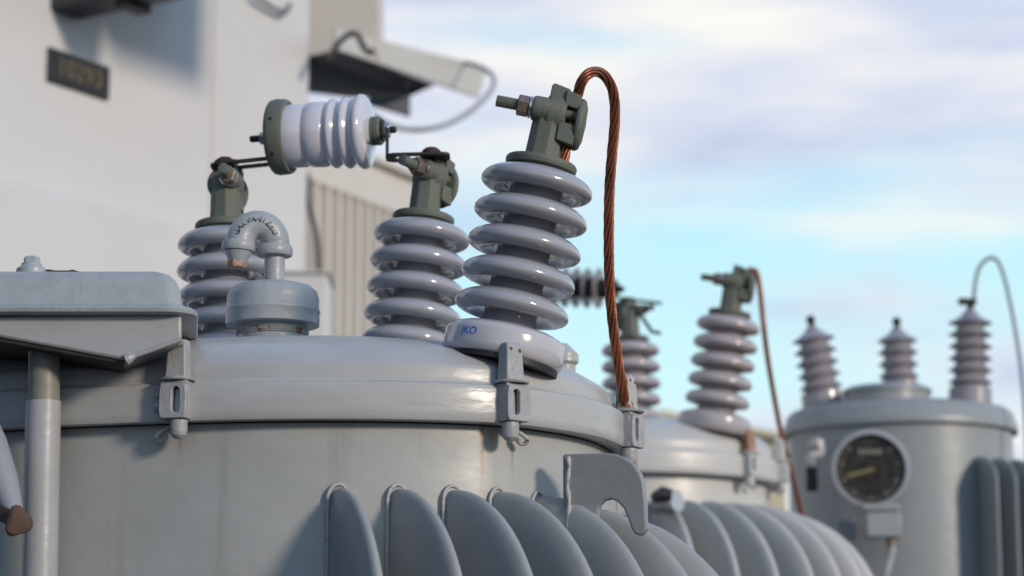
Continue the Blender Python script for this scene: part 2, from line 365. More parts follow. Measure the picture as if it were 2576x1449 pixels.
def clamp(parent, p, nr, z0, k=1.0, pmat=M_clampp, rustcap=False, flip=1, H=.040, headtilt=0.0, mirror=False, headmat=None):
    """lid clamp: slotted body on the band, flange washer and tapered head above, bolt end below; local y points outward"""
    nr = Vector((nr.x, nr.y, 0)).normalized(); xt = Vector((0, 0, 1)).cross(nr)*-1
    M = Matrix((xt, nr, Vector((0, 0, 1)))).transposed().to_4x4(); M.translation = Vector((p.x, p.y, z0)); M = M @ Matrix.Scale(k, 4)
    m = MB(); f = flip
    outer = [(-.013, .002), (.013, .002), (.0145, .008), (.0145, H-.010), (.0130, H-.002), (-.0130, H-.002), (-.0145, H-.010), (-.0145, .008)]
    # resample both loops to 24 points
    def resamp(lp, n):
        L_ = []; tot = 0; q = lp+[lp[0]]
        seg = [math.dist(q[i], q[i+1]) for i in range(len(lp))]; tot = sum(seg)
        for j in range(n):
            d = tot*j/n; i = 0
            while d > seg[i]: d -= seg[i]; i += 1
            a = q[i]; b = q[i+1]; t = d/seg[i]; L_.append((a[0]+(b[0]-a[0])*t, a[1]+(b[1]-a[1])*t))
        return L_
    sx = -.0035*f
    slot = arc(sx, .030, .0042, 0, 180, 8)+arc(sx, .012, .0042, 180, 360, 8)
    slot = slot[::-1]
    o24 = resamp(outer, 36)
    s24 = resamp(slot, 36)
    # align loops by angle
    o24.sort(key=lambda q: math.atan2(q[1]-.02, q[0]-sx)); s24.sort(key=lambda q: math.atan2(q[1]-.02, q[0]-sx))
    m.plate_hole(o24, s24, .009, .0155, M)
    m.box(-.0145, -.0105, -.004, .0112, .002, H-.003, M); m.box(.0105, .0145, -.004, .0112, .002, H-.003, M)
    m.box(-.0120, .0120, -.004, .0035, .003, H-.004, M)
    m.box(-.014, .014, -.012, .013, H-.0035, H+.0008, M)
    b = m.build('band_clamp', pmat, parent, smooth=30, bevel=.0009*k)
    m = MB()
    def disc(r, z0_, z1_): m.lathe([(0, z0_), (r*.96, z0_), (r, (z0_+z1_)/2), (r*.96, z1_), (0, z1_)], M @ Matrix.Translation((0, .002, 0)), 32)
    disc(.0185, H+.0012, H+.0042)
    m.build('clamp_washer', pmat, b, smooth=35)
    m = MB(); Hh = M @ Matrix.Translation((0, .001, H+.004)) @ Matrix.Rotation(R(headtilt), 4, 'X')
    m.loft([[(-.0115, -.009, 0), (.0115, -.009, 0), (.0115, .009, 0), (-.0115, .009, 0)],
            [(-.0110, -.009, .006), (.0110, -.009, .006), (.0110, .0085, .006), (-.0110, .0085, .006)],
            [(-.0098, -.009, .032), (.0098, -.009, .032), (.0098, .0070, .032), (-.0098, .0070, .032)],
            [(-.0090, -.009, .040), (.0090, -.009, .040), (.0085, .0045, .040), (-.0085, .0045, .040)]], M=Hh)
    m.build('clamp_head', [headmat or (M_rustcap if rustcap == 2 else pmat)], b, smooth=30, bevel=.002*k, bseg=3)
    # rust spots where the paint has worn off the head
    if rustcap:
        m = MB()
        for (sx_, sy, sz, r) in ((-.0050, .0076, .0325, .0022), (.0060, .0076, .0310, .0026), (.0062, .0073, .0265, .0013)):
            m.lathe([(0, 0), (r, 0), (r*.8, .0009), (0, .0012)], Hh @ Matrix.Translation((sx_*f, sy-.0012, sz)) @ Matrix.Rotation(R(-90), 4, 'X'), 9)
        m.build('rust_spot', M_rust, b, smooth=0)
    # bolt end, with its square inside the slot
    m = MB(); m.lathe([(0, -.018), (.004, -.0178), (.0078, -.0145), (.0090, -.009), (.0090, .001), (.0055, .0015), (.0048, .032), (0, .033)], M @ Matrix.Translation((sx, .0045, 0)), 24)
    m.build('clamp_bolt', pmat, b, smooth=35)
    # bent tab at the foot of the clamp
    m = MB(); fx = .020*f
    pts = [M @ Vector(q) for q in ((.006*f, -.010, -.003), (.013*f, -.006, -.006), (fx, -.002, -.011), (fx+.004*f, -.004, -.016), (fx, -.008, -.018), (fx-.006*f, -.010, -.012))]
    m.tube(spline(pts, 6), .0022*k, 8); m.build('foot_tab', M_rustcap if rustcap else pmat, b)
    if not mirror:
        m = MB()
        for zz in (.016, .027):
            m.lathe([(0, 0), (.0042, 0), (.0040, .003), (.0025, .0045), (0, .005)], M @ Matrix.Translation((.0195*f, .0045, zz)) @ Matrix.Rotation(R(-90), 4, 'X'), 12)
        m.box(.0140*f, .0235*f, -.004, .0050, .010, .033, M)
        m.build('side_lug', pmat, b, smooth=35, bevel=.001)
    return b

def fin(parent, p, ang, ztop, Lf, H, depth, k=1.0, T=.0098, fmat=M_fin, weld=True, n=5):
    """hollow pressed cooling fin: root on the tank at p, pointing out at angle ang to the right of 'towards the camera'"""
    d = Vector((math.sin(R(ang)), -math.cos(R(ang)), 0)); side = Vector((d.y, -d.x, 0))*-1
    nth, nr = 16, 11; zc = ztop-H
    def pt(s, z, t): return Vector((p.x, p.y, 0)) + d*s + side*t + Vector((0, 0, z))
    prof = [0, .2, .45, .65, .80, .86, .91, .945, .97, .99, 1.0]
    def thick(r): 
        q = (1-r)/.17
        return T*(math.sqrt(max(0, 1-(1-min(q, 1))**2)) if q < 1 else 1.0)
    rows = []
    for i in range(nth+1):      # from top (theta=0) round to straight down
        th = R(90*i/nth); rows.append([(Lf*math.sin(th)*r, zc+H*math.cos(th)*r, thick(r)) for r in prof])
    rows.append([(Lf*r, zc-depth, thick(r)) for r in prof])
    m = MB()
    for sgn in (1, -1):
        vs = [pt(s-.004, z, t*sgn) for row in rows for (s, z, t) in row]; w = len(prof); fs = []
        for i in range(len(rows)-1):
            for j in range(w-1):
                fs.append((i*w+j, i*w+j+1, (i+1)*w+j+1, (i+1)*w+j))
        m.add(vs, fs)
    f = m.build('cooling_fin', fmat, parent, smooth=60)
    me = f.data
    import bmesh
    bm = bmesh.new(); bm.from_mesh(me); bmesh.ops.remove_doubles(bm, verts=bm.verts, dist=.0002); bmesh.ops.recalc_face_normals(bm, faces=bm.faces); bm.to_mesh(me); bm.free()
    if weld:
        m = MB(); h = T*1.15
        path = [pt(.001, zc-depth, h)]+[pt(.001, zc+ (H-.012)*q, h) for q in (0, .3, .6, .85, 1)]
        path += [pt(.001, ztop-.012+h*1.4*math.sin(R(a)), h*math.cos(R(a))) for a in (20, 45, 70, 90, 110, 135, 160)]
        path += [pt(.001, zc+(H-.012)*q, -h) for q in (1, .85, .6, .3, 0)]+[pt(.001, zc-depth, -h)]
        m.tube(spline(path, 4), .0020, 8); m.build('weld_bead', M_weld, f, smooth=60)
    return f

def drum(parent, ol, c, rmean, zr, lmat, tmat, kz=1.0, zbot=.12, lipd=.018):
    """tank wall under the lid, and the domed lid with its band"""
    pr = [(lipd, zbot-zr), (lipd, -.012), (lipd+.001, -.0005)]
    m = MB(); m.loft(rings_of(ol, c, pr, rmean, zr), cap0=False, cap1=False); tk = m.build('tank', tmat, parent, smooth=60)
    m = MB(); pr = [(lipd+.004, .0010), (lipd-.006, .0005), (.004, 0), (.0015, .0010), (.0003, .004), (0, .012*kz), (.0006, .022*kz), (.0002, .034*kz), (.0015, .0385*kz), (.0045, .0405*kz), (.0100, .0418*kz), (.0112, .044*kz)]
    m.loft(rings_of(ol, c, pr, rmean, zr), cap0=False, cap1=False); m.build('lid_band', lmat, tk, smooth=40)
    pr = [(.0118, .0405*kz), (.0116, .046*kz), (.0120, .057*kz), (.0135, .0605*kz), (.0175, .0635*kz), (.024, .070*kz), (.040, .0815*kz), (.080, .0965*kz), (.140, .1100*kz), (.20, .117*kz), (rmean*.92, .122*kz), (rmean*.999, .1225*kz)]
    pr = [(min(d, rmean*.999), z) for d, z in pr]
    m = MB(); m.loft(rings_of(ol, c, pr, rmean, zr), cap0=False); m.build('lid', lmat, parent, smooth=50)
    return tk
def mat_text(body, size, matl, xf, parent, name='lettering', extr=.0003, bend=None):
    cu = bpy.data.curves.new(name, 'FONT'); cu.body = body; cu.size = size; cu.extrude = extr; cu.align_x = 'CENTER'; cu.align_y = 'CENTER'; cu.resolution_u = 3
    to = bpy.data.objects.new('tmp', cu); C.objects.link(to)
    dg = bpy.context.evaluated_depsgraph_get(); me = bpy.data.meshes.new_from_object(to.evaluated_get(dg)); C.objects.unlink(to); bpy.data.objects.remove(to)
    m = MB(); vs = [v.co.copy() for v in me.vertices]
    if bend: vs = [bend(v) for v in vs]
    m.add([tuple(v) for v in vs], [tuple(p.vertices) for p in me.polygons], xf)
    return m.build(name, matl, parent, smooth=0)

# ================================================================== MAIN TRANSFORMER (in focus)
ZR = CAMZ+.312
ctrl = [(-.53,2.483),(-.385,2.437),(-.25,2.409),(-.12,2.409),(-.016,2.437),(.05,2.493),(.10,2.570),(.132,2.68),(.142,2.80),(.11,2.93),(.02,3.04),(-.12,3.11),(-.30,3.13),(-.46,3.09),(-.60,2.99),(-.67,2.83),(-.68,2.68),(-.63,2.55)]
OL = [Vector((p.x, p.y)) for p in spline([(a, b, 0) for a, b in ctrl], 10, closed=True)]
CC = Vector((-.26, 2.76)); RM = .33
T1 = thing('distribution_transformer', (CC.x, CC.y, 0), 'grey round lidded transformer in sharp focus with three tall ribbed bushings and curved cooling fins', 'transformer', 'oil filled transformers in the yard')
tank = drum(T1, OL, CC, RM, ZR, M_lid, M_tank, zbot=.15)
m = MB(); m.box(-.62, .12, 2.5, 3.05, 0.002, .15); m.build('plinth', M_conc, T1, bevel=.01)

# bushings
ax = Vector((.200, .012, 1)).normalized(); b0 = P(1350, 471, 2.51)-ax*.187
bR, TR = bushing(T1, b0, ax, rot=0, label='ribbed grey bushing nearest the camera with copper cable in its clamp')
axm = Vector((.098, .07, 1)).normalized()
bM_, TM = bushing(T1, P(1060, 599, 2.93)-axm*.187, axm, rot=52, label='ribbed bushing holding the right end of the arrester')
axl = Vector((-.03, .07, 1)).normalized()
bL, TL = bushing(T1, P(568, 618, 2.97)-axl*.187, axl, rot=86, label='ribbed bushing behind the gooseneck vent')
# maker's blue stamp on the skirt of the near bushing
Mx = frame(b0, ax)
def bendcyl(r, a0, zc):
    def f(v):
        a = a0+v.x/r; rr = r+.0004+v.z
        return Vector((rr*math.cos(a), rr*math.sin(a), zc+v.y))
    return f
mat_text('JKO', .0115, M_blue, Mx, bR, 'maker_stamp', bend=bendcyl(.064, R(-125), .0125))
m = MB(); m.lathe([(0, -.011), (.0605, -.011), (.0605, -.0055), (0, -.0055)], Mx, 56); m.build('gasket', M_black, bR)
# band clamps
q = outline_px(OL, 447, ZR+.02); clamp(T1, q[0], q[1], ZR, rustcap=1)
q = outline_px(OL, 1284, ZR+.02); clamp(T1, q[0], Vector((.60, -.80)), ZR, rustcap=1, flip=-1, mirror=True)
q = outline_px(OL, 1576, ZR+.02); clamp(T1, q[0], Vector((.86, -.50)), ZR-.002, rustcap=2, flip=-1, mirror=True)
for (i, s) in ((95, 1), (125, 1), (150, 1)):
    pp = OL[i]; nn = (OL[i]-CC).normalized(); clamp(T1, pp, nn, ZR)

# fins
ZF = CAMZ+.243
TK = inset(OL, CC, .018, RM)
for x, a in ((700, 14), (851, 21), (1000, 29), (1137, 36), (1251, 44), (1353, 52), (1452, 63), (1528, 76)):
    if x == 700: continue
    q = outline_px(TK, min(x, 1530), ZF)
    if q is None: continue
    fin(T1, q[0], a, ZF + (.002 if x < 1400 else -.004), .165, .20, .85)
q = TK[72]
for (a, px, py) in ((92, .118, 2.78), (108, .10, 2.88)):
    fin(T1, Vector((px, py)), a, ZF, .17, .20, .85)

# lifting hook plate
A = P(1428, 1142, 2.47); d = Vector((math.cos(R(17)), -math.sin(R(17)), 0)); scl = 2.47/F*1.03
def hp(x, y): return ((x-1428)*scl/.985, -(y-1142)*scl)
poly = [hp(1415,1142), hp(1520,1142)] + [hp(*q) for q in ((1545,1145),(1570,1155),(1592,1172),(1608,1196),(1616,1222),(1619,1260),(1621,1330),(1615,1341),(1603,1346),(1592,1341),(1583,1325),(1575,1300),(1565,1278),(1550,1262),(1534,1255),(1518,1258),(1507,1268),(1502,1284),(1501,1345),(1501,1420),(1415,1420))]
Mh = Matrix((d, Vector((0,0,1)).cross(d), Vector((0,0,1)))).transposed().to_4x4(); Mh.translation = A
m = MB(); m.prism(poly, 0, .012, Mh); hk = m.build('lifting_hook', mat('hook_paint', (.235,.25,.26), .38, bump=.0006, bscale=80, var=.1, vscale=30), T1, smooth=30, bevel=.0022, bseg=3)
m = MB(); m.tube(spline([Mh @ Vector((.001+.001*math.sin(i*1.7), -.002, -.003-.0105*i)) for i in range(11)], 3), [.0024+.0005*math.sin(i*1.3) for i in range(31)], 8); m.build('weld_bead', M_weld, hk, smooth=60)

# gooseneck vent
br = P(686, 800, 2.74); kk = 2.74/F
Bm = Matrix.Translation(br)
s_ = lambda x: x*kk
m = MB(); m.lathe([(0, s_(-75)), (s_(88), s_(-75)), (s_(88), s_(-30)), (s_(86), s_(-22)), (s_(108), s_(-22)), (s_(119), s_(-20)), (s_(120), s_(-12)), (s_(119), s_(10)), (s_(121), s_(13)), (s_(121), s_(18)), (s_(118), s_(22)), (s_(118), s_(50)), (s_(113), s_(66)), (s_(98), s_(80)), (s_(74), s_(87)), (s_(40), s_(91)), (s_(28), s_(93)), (0, s_(94))], Bm, 64)
vent = m.build('breather_vent', M_cast, T1, smooth=40)
m = MB(); m.lathe([(s_(89), s_(-48)), (s_(93), s_(-46)), (s_(89), s_(-43)), (s_(93), s_(-40)), (s_(89), s_(-37)), (s_(93), s_(-34)), (s_(89), s_(-31))], Bm, 64); m.build('thread', M_rustcap, vent, smooth=20)
def bp(x, y, dy=0): return P(x, y, 2.74+dy)
m = MB(); m.tube([bp(690, 720), bp(690, 690), bp(691, 640), bp(691, 620)], s_(26.5), 28); m.build('riser_pipe', M_cast, vent, smooth=60)
cx, cy = 648, 612
pth = [bp(691, 628)]+[bp(cx+44*math.cos(R(a)), cy-46*math.sin(R(a)), -.012*(a/180)) for a in range(0, 181, 9)]+[bp(603, 622, -.012)]
m = MB(); m.tube(pth, [s_(37)]*len(pth), 36)
def ringsock(c, ax_, r, h):
    m.lathe([(r*.8, -h*.5), (r*.97, -h*.5), (r*1.03, -h*.3), (r*1.03, h*.2), (r*.95, h*.55), (r*.8, h*.6)], frame(c, ax_), 40)
ringsock(bp(690, 632), (0, 0, 1), s_(46), s_(26)); ringsock(bp(600, 620, -.012), (.05, 0, 1), s_(42), s_(24))
m.build('gooseneck_bend', M_cast, vent, smooth=45)
m = MB(); m.lathe([(s_(20), s_(-28)), (s_(24), s_(-20)), (s_(33), s_(-6)), (s_(36), s_(2))], frame(bp(599, 635, -.012), (.03, 0, 1)), 28); 
m.cur = 1; m.lathe([(0, s_(-46)), (s_(22), s_(-46)), (s_(24), s_(-42)), (s_(24), s_(-22)), (s_(20), s_(-18)), (0, s_(-18))], frame(bp(598, 628, -.012), (.03, 0, 1)), 6, a0=R(12))
m.build('plug', [M_cast, mat('rusty_orange_plug', (.40,.34,.29), .5, metal=.3, var=.9, vscale=55, vcol=(.42,.15,.05), bump=.001, bscale=120)], vent, smooth=25)
# raised letters round the bend, their shadow put into a dark colour
word = 'GALVANIZED'
for i, chh in enumerate(word):
    a = R(157-i*(134/9.0)); c = bp(cx+51*math.cos(a), cy-53*math.sin(a), -.012*(a/math.pi)) + Vector((0, -s_(36.3), 0))
    X = Vector((math.sin(a), 0, -math.cos(a))); Zv = Vector((math.cos(a)*.45, -.87, math.sin(a)*.45)).normalized()
    Xv = (X-Zv*X.dot(Zv)).normalized(); Yv = Zv.cross(Xv)
    Mt = Matrix((Xv, Yv, Zv)).transposed().to_4x4(); Mt.translation = c
    mat_text(chh, s_(21), M_lettershade, Mt, vent, 'raised_letter', extr=.0007)

# terminal box standing against the lid on the left
Yb = 2.385
def bx(x, y, Y=Yb): return P(x, y, Y)
face = [(-200, 797), (457, 787), (457, 858), (312, 905), (-200, 812)]
front = [bx(x, y) for x, y in face]
back = [Vector((p.x*(1+.17/Yb) if p.x > -.5 else p.x, p.y+.17, p.z)) for p in front]
m = MB(); m.loft([front, back]); box_ = m.build('terminal_box', M_paint, T1, smooth=30, bevel=.003)
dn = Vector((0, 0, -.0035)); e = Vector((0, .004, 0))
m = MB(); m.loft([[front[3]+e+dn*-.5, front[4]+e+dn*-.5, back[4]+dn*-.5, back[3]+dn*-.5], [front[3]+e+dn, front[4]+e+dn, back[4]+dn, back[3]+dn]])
m.build('underside_shade_plate', mat('underside_shade_dark', (.035, .026, .02), .8, bump=.0008, bscale=90, var=.5, vscale=30), box_, smooth=0)  # shade under the box put into this near-black sheet
zt = bx(0, 790).z
def rrect(x0, x1, y0, y1, r, z, n=6):
    pts = []
    for (cx_, cy_, a) in ((x1-r, y0+r, -90), (x1-r, y1-r, 0), (x0+r, y1-r, 90), (x0+r, y0+r, 180)):
        for i in range(n+1):
            t = R(a+90*i/n); pts.append((cx_+r*math.cos(t), cy_+r*math.sin(t), z))
    return pts
xr = bx(457, 787).x; xl = bx(-200, 787).x
rr = []
for off, dz in ((.010, -.0015), (.0155, .0), (.0165, .0035), (.013, .0065), (.005, .0085), (.0005, .012), (-.002, .022), (-.006, .029), (-.013, .0345), (-.024, .0380), (-.05, .0400), (-.12, .043)):
    r = max(.02+off*.8, .004)
    rr.append([((x if x < -.45 else x*(1+max(0, y-Yb)/Yb)), y, zt+(z-zt)*(1.0 if z < zt+.01 else 1.0+.26*min(1, (z-zt-.01)/.008))) for x, y, z in rrect(xl-off, xr+off, Yb-off, Yb+.17+off, max(r, .006), zt+dz)])
m = MB(); m.loft(rr); cv = m.build('box_cover', M_cast, box_, smooth=50)
hb = P(80, 664, Yb+.05); m = MB(); m.lathe([(0, -.020), (.017, -.020), (.0155, -.006), (.011, -.002), (.0105, .0), (0, 0)], Matrix.Translation(hb), 32)
m.lathe([(0, 0), (.0085, 0), (.0085, .006), (.007, .0075), (0, .0075)], Matrix.Translation(hb), 6); m.build('cover_bolt', M_cast, cv, smooth=30)
m = MB(); wp = [P(x, y, Yb-.001) for x, y in ((318, 905), (330, 899), (345, 893), (372, 884), (405, 872), (440, 860), (456, 855))]
m.tube(spline(wp, 5), [.0062, .0060, .0055, .0058, .005, .0045, .004, .0035, .003]+[.0026]*22, 8)
m.build('weld_bead', M_paint, box_, smooth=60)
# conduit pipe under the box
Yp = 2.432
m = MB(); m.tube([P(111, 880, Yp), P(111, 1012, Yp)], .0158, 32); m.cur = 1
bot = P(100, 1449, Yp); top = P(109, 1010, Yp)
m.tube([top, bot, Vector((top.x, Yp, .10))], .0178, 32)
m.build('conduit_pipe', [mat('bare_pipe', (.23,.225,.20), .5, bump=.001, bscale=60, var=.3, vscale=25), M_paint], T1, smooth=50)
# rusty handwheel and valve at the left edge
vc = P(46, 1312, 2.30)
m = MB()
ln = []
for i in range(24):
    a = 2*math.pi*i/24; r = .0125*(1+.16*math.cos(3*a+.6)); ln.append((r*math.cos(a), r*math.sin(a)*1.15))
Vm = frame(vc, (.35, -.9, .1), (1, 0, 0))
m.loft([[(x*s, y*s, z) for x, y in ln] for s, z in ((.7, -.006), (.96, -.004), (1, 0), (.95, .004), (.6, .0065))], M=Vm)
hw = m.build('drain_valve', mat('dull_brown_rust', (.055, .035, .028), .85, bump=.001, bscale=200, var=.5, vscale=60, vcol=(.11,.06,.04)), T1, smooth=50)
m = MB(); m.tube([P(46, 1312, 2.305), P(0, 1290, 2.33), P(-60, 1270, 2.38)], .0075, 16); m.build('valve_stem', M_rustd, hw)
m = MB(); m.tube([P(38, 1300, 2.33), P(5, 1210, 2.35), P(-30, 1120, 2.37), P(-60, 1060, 2.39)], [.009, .016, .019, .02], 20); m.build('valve_body', M_gwire, hw)

# small relief valve at the back right of the lid
rv = P(1416, 912, 3.02); m = MB(); m.lathe([(0, -.05), (.016, -.05), (.016, -.004), (.020, 0), (.020, .010), (.012, .018), (.006, .024), (0, .025)], Matrix.Translation(rv), 28); m.build('relief_valve', M_lid, T1)

# ================================================================== SURGE ARRESTER between the two rear bushings
a0, a1 = P(708, 345, 2.975), P(950, 329, 2.950)
axv = (a1-a0).normalized(); Ma = frame(a0, axv, (0, 0, 1)); q_ = 2.96/F/math.cos(R(13.5))
SA = thing('surge_arrester', tuple(a0), 'white ribbed barrel arrester lying on its side across the two rear bushings', 'surge arrester', 'surge arresters')
u = lambda px: (px-708)*q_; v = lambda px: px*2.95/F
m = MB(); pr = [(0, u(722)), (v(82), u(722)), (v(84), u(728)), (v(83), u(745)), (v(82), u(774)), (v(79.5), u(777)), (v(79.5), u(780)), (v(84), u(786)), (v(85.5), u(800)), (v(85), u(826)), (v(82), u(830)), (v(80), u(833)), (v(84), u(838)), (v(90), u(845)), (v(91), u(849)), (v(89), u(855)), (v(82), u(862)), (v(80), u(866)), (v(84), u(871)), (v(93), u(880)), (v(94), u(884)), (v(92), u(890)), (v(84), u(897)), (v(82), u(900)), (v(86), u(905)), (v(96), u(915)), (v(98), u(922)), (v(96), u(929)), (v(90), u(934)), (v(70), u(939)), (v(46), u(943)), (v(36), u(945)), (0, u(946))]
m.lathe(pr, Ma, 72); m.build('housing', M_porcw, SA, smooth=50)
m = MB(); m.lathe([(0, u(686)), (v(92), u(686)), (v(97), u(690)), (v(99), u(698)), (v(98.5), u(722)), (v(96), u(730)), (v(88), u(732)), (v(84), u(729)), (0, u(729))], Ma, 64); fl = m.build('end_flange', M_oliv, SA, smooth=40)
for a in (20, 75, 130, 185, 240, 300):
    m = MB(); m.lathe([(0, 0), (v(5), 0), (v(5), .0008), (0, .001)], Ma @ Matrix.Rotation(R(a), 4, 'Z') @ Matrix.Translation((v(98.2), 0, u(706))) @ Matrix.Rotation(R(90), 4, 'Y'), 10); m.build('flange_hole', M_black, fl)
m = MB(); m.lathe([(0, u(944)), (v(36), u(944)), (v(38), u(948)), (v(38), u(953)), (v(35), u(954.5)), (v(38), u(957)), (v(38), u(966)), (v(35), u(970)), (0, u(970))], Ma, 40); m.build('terminal_cap', M_oliv, SA, smooth=35)
m = MB(); m.lathe([(0, u(969.5)), (v(29), u(969.5)), (v(29), u(976)), (0, u(976))], Ma, 32); m.build('washer', M_dark, SA)
m = MB(); m.lathe([(0, u(976)), (v(20), u(976)), (v(20), u(990)), (v(17), u(992)), (0, u(992))], Ma, 6, a0=.3); m.build('nut', M_steel, SA, smooth=20, bevel=.0006)
m = MB(); m.lathe([(0, u(991)), (v(9), u(991)), (v(9), u(1004)), (v(6), u(1007)), (0, u(1007))], Ma, 16); m.build('bolt', M_dark, SA)
m = MB(); m.lathe([(0, u(625)), (v(8), u(626)), (v(9), u(630)), (v(9), u(687)), (0, u(687))], Ma, 16); m.build('bolt', M_dark, SA)
m = MB(); m.lathe([(0, u(652)), (v(15), u(652)), (v(16), u(655)), (v(16), u(668)), (v(15), u(670)), (0, u(670))], Ma, 6, a0=.3); m.lathe([(0, u(671)), (v(19), u(671)), (v(19), u(676)), (0, u(676))], Ma, 24); m.build('nut', M_steel, SA, smooth=20)
def slotted(pA, pB, w, t, slot0, slot1, sw):
    """flat strap from pA to pB with a long slot; width runs front to back"""
    d = (pB-pA); Ln = d.length; d.normalize(); y = Vector((-.05, 1, 0)); y = (y-d*y.dot(d)).normalized(); z = d.cross(y)
    M = Matrix((d, z, y)).transposed().to_4x4(); M.translation = pA        # local x along, y = thickness, z = width
    o_ = arc(Ln-w*.3, w*.2, w*.3, 90, 0, 4)+arc(Ln-w*.3, -w*.2, w*.3, 0, -90, 4)+arc(w*.3, -w*.2, w*.3, -90, -180, 4)+arc(w*.3, w*.2, w*.3, 180, 90, 4)
    i_ = arc(slot1, 0, sw/2, 90, 0, 4)+arc(slot1, 0, sw/2, 0, -90, 4)+arc(slot0, 0, sw/2, -90, -180, 4)+arc(slot0, 0, sw/2, 180, 90, 4)
    return o_, i_, t, M
m = MB()
pA, pB = P(531, 421, 2.975), P(705, 403, 2.975); Ls = (pB-pA).length
o_, i_, t, M = slotted(pA, pB, .042, .003, Ls*.30, Ls*.80, .021); m.plate_hole(o_, i_, -.0015, .0015, M)
m.box(-.0015, .0015, -.014, .014, -.004, .030, Matrix.Translation(P(688, 402, 2.975)))
m.build('strap', M_dark, SA, smooth=20)
m = MB()
pA, pB = P(972, 397, 2.92), P(1132, 393, 2.92); Ls = (pB-pA).length
o_, i_, t, M = slotted(pA, pB, .040, .003, Ls*.24, Ls*.76, .020); m.plate_hole(o_, i_, -.0015, .0015, M)
ptv = P(974, 397, 2.92); m.box(-.0015, .0015, -.012, .012, -.002, .036, Matrix.Translation(ptv))
m.build('strap', M_dark, SA, smooth=20)
for (px, py, Y) in ((566, 410, 2.975), (1085, 386, 2.925)):
    m = MB(); m.lathe([(0, -.006), (.0125, -.006), (.0130, -.002), (.0115, .0035), (.007, .007), (0, .008)], Matrix.Translation(P(px, py, Y)), 24); m.build('cap_nut', M_rustd, SA)

# ================================================================== COPPER EARTH CABLE
def cable(name, pts, Rr, matl, label, cat, strands=True, group=None, turns=None):
    path = spline(pts, 14)
    if strands:
        L_ = [0.0]
        for a_, b_ in zip(path, path[1:]): L_.append(L_[-1]+(b_-a_).length)
        res = []; i_ = 0; nn_ = int(L_[-1]/.004)
        for q in range(nn_+1):
            d_ = L_[-1]*q/nn_
            while i_ < len(L_)-2 and L_[i_+1] < d_: i_ += 1
            res.append(path[i_].lerp(path[i_+1], (d_-L_[i_])/max(1e-9, L_[i_+1]-L_[i_])))
        path = [p+Vector((math.sin(i*.11)+.6*math.sin(i*.043), math.cos(i*.13), 0))*.0007*min(1, i/40) for i, p in enumerate(res)]
    m = MB()
    if strands:
        tot = sum((path[i+1]-path[i]).length for i in range(len(path)-1)); tw = 2*math.pi*(tot/.13)/len(path)
        m.tube(path, Rr*.42, 8)
        for i in range(7): m.tube(path, Rr*.31, 8, off=(Rr*.71, 2*math.pi*i/7), twist=tw)
    else: m.tube(path, Rr, 12)
    return tag(m.build(name, matl, smooth=60), label, cat, group)
cp = []
for z in (.219, .245, .270, .290): cp.append(TR @ Vector((.0225, .000, z)))
for x, y, Y in ((1462,207,2.50),(1478,187,2.50),(1499,181,2.51),(1520,190,2.52),(1536,213,2.53),(1546,250,2.54),(1547,310,2.55),(1539,390,2.56),(1532,470,2.57),(1530,560,2.58),(1532,650,2.59),(1537,740,2.60),(1546,830,2.61),(1554,890,2.62),(1563,960,2.63),(1577,1060,2.66),(1586,1150,2.69),(1590,1300,2.72)): cp.append(P(x, y, Y))
cp.append(Vector((cp[-1].x, 2.74, .3)))
cable('copper_cable', cp, .0058, M_copper, 'thick twisted copper cable looping from the near bushing down past the lid', 'cable')

# ================================================================== SECOND TRANSFORMER (behind, right of the first)
def circ(cx, cy, r, n=120): return [Vector((cx+r*math.cos(2*math.pi*i/n), cy+r*math.sin(2*math.pi*i/n))) for i in range(n)]
Z2 = CAMZ+.530; C2 = Vector((.24, 5.27)); R2 = .352
T2 = thing('distribution_transformer', (C2.x, C2.y, 0), 'pale beige transformer behind the focused one with rust stained lid clamps and many curved fins', 'transformer', 'oil filled transformers in the yard')
OL2 = circ(C2.x, C2.y, R2); drum(T2, OL2, C2, R2, Z2, M_pale2, M_pale2, kz=1.2, zbot=.15, lipd=.03)
m = MB(); m.box(-.1, .58, 4.95, 5.6, .002, .15); m.build('plinth', M_conc, T2, bevel=.01)
a2 = Vector((.155, -.03, 1)).normalized(); k2 = 1.18
M_porc2 = mat('lilac_grey_porcelain', (.40, .375, .39), .2, coat=.4, var=.06, vscale=20)
b2, TR2 = bushing(T2, P(1831, 823, 5.05)-a2*.187*k2, a2, rot=-5, k=k2, mp_=M_porc2, label='bushing with the thin copper lead', wide=.116, neck=.033)
a2b = Vector((-.01, .04, 1)).normalized(); k3 = 1.13
b2b, TM2 = bushing(T2, P(1586, 884, 5.48)-a2b*.187*k3, a2b, rot=130, k=k3, mp_=M_porc2, label='bushing under the black arrester', wide=.120)
q = outline_px(OL2, 1883, Z2+.02); clamp(T2, q[0], q[1], Z2, k=1.2, pmat=M_pale2, rustcap=1, flip=-1, H=.040, mirror=True, headmat=mat('orange_rust', (.20,.07,.03), .85, var=.6, vscale=60, vcol=(.42,.30,.22)))
hq = q
q = outline_px(OL2, 1962, Z2+.02); clamp(T2, q[0], q[1], Z2, k=1.15, pmat=M_pale2, rustcap=1, flip=-1, mirror=True)
TK2 = inset(OL2, C2, .03, R2); Z2F = P(1780, 1262, 5.0).z
for x, ang in ((1650, 16), (1712, 25), (1768, 35), (1822, 45), (1868, 54), (1905, 64), (1930, 75), (1940, 86)):
    q = outline_px(TK2, x, Z2F)
    if q: fin(T2, q[0], ang, Z2F-.002*max(0, (ang-60)/10), .245, .235, .8, T=.0125, fmat=M_pale2, weld=False)
for ang in (98, 110):
    fin(T2, C2+Vector((math.sin(R(ang)), -math.cos(R(ang))))*.32, ang, Z2F, .25, .235, .8, T=.0125, fmat=M_pale2, weld=False)
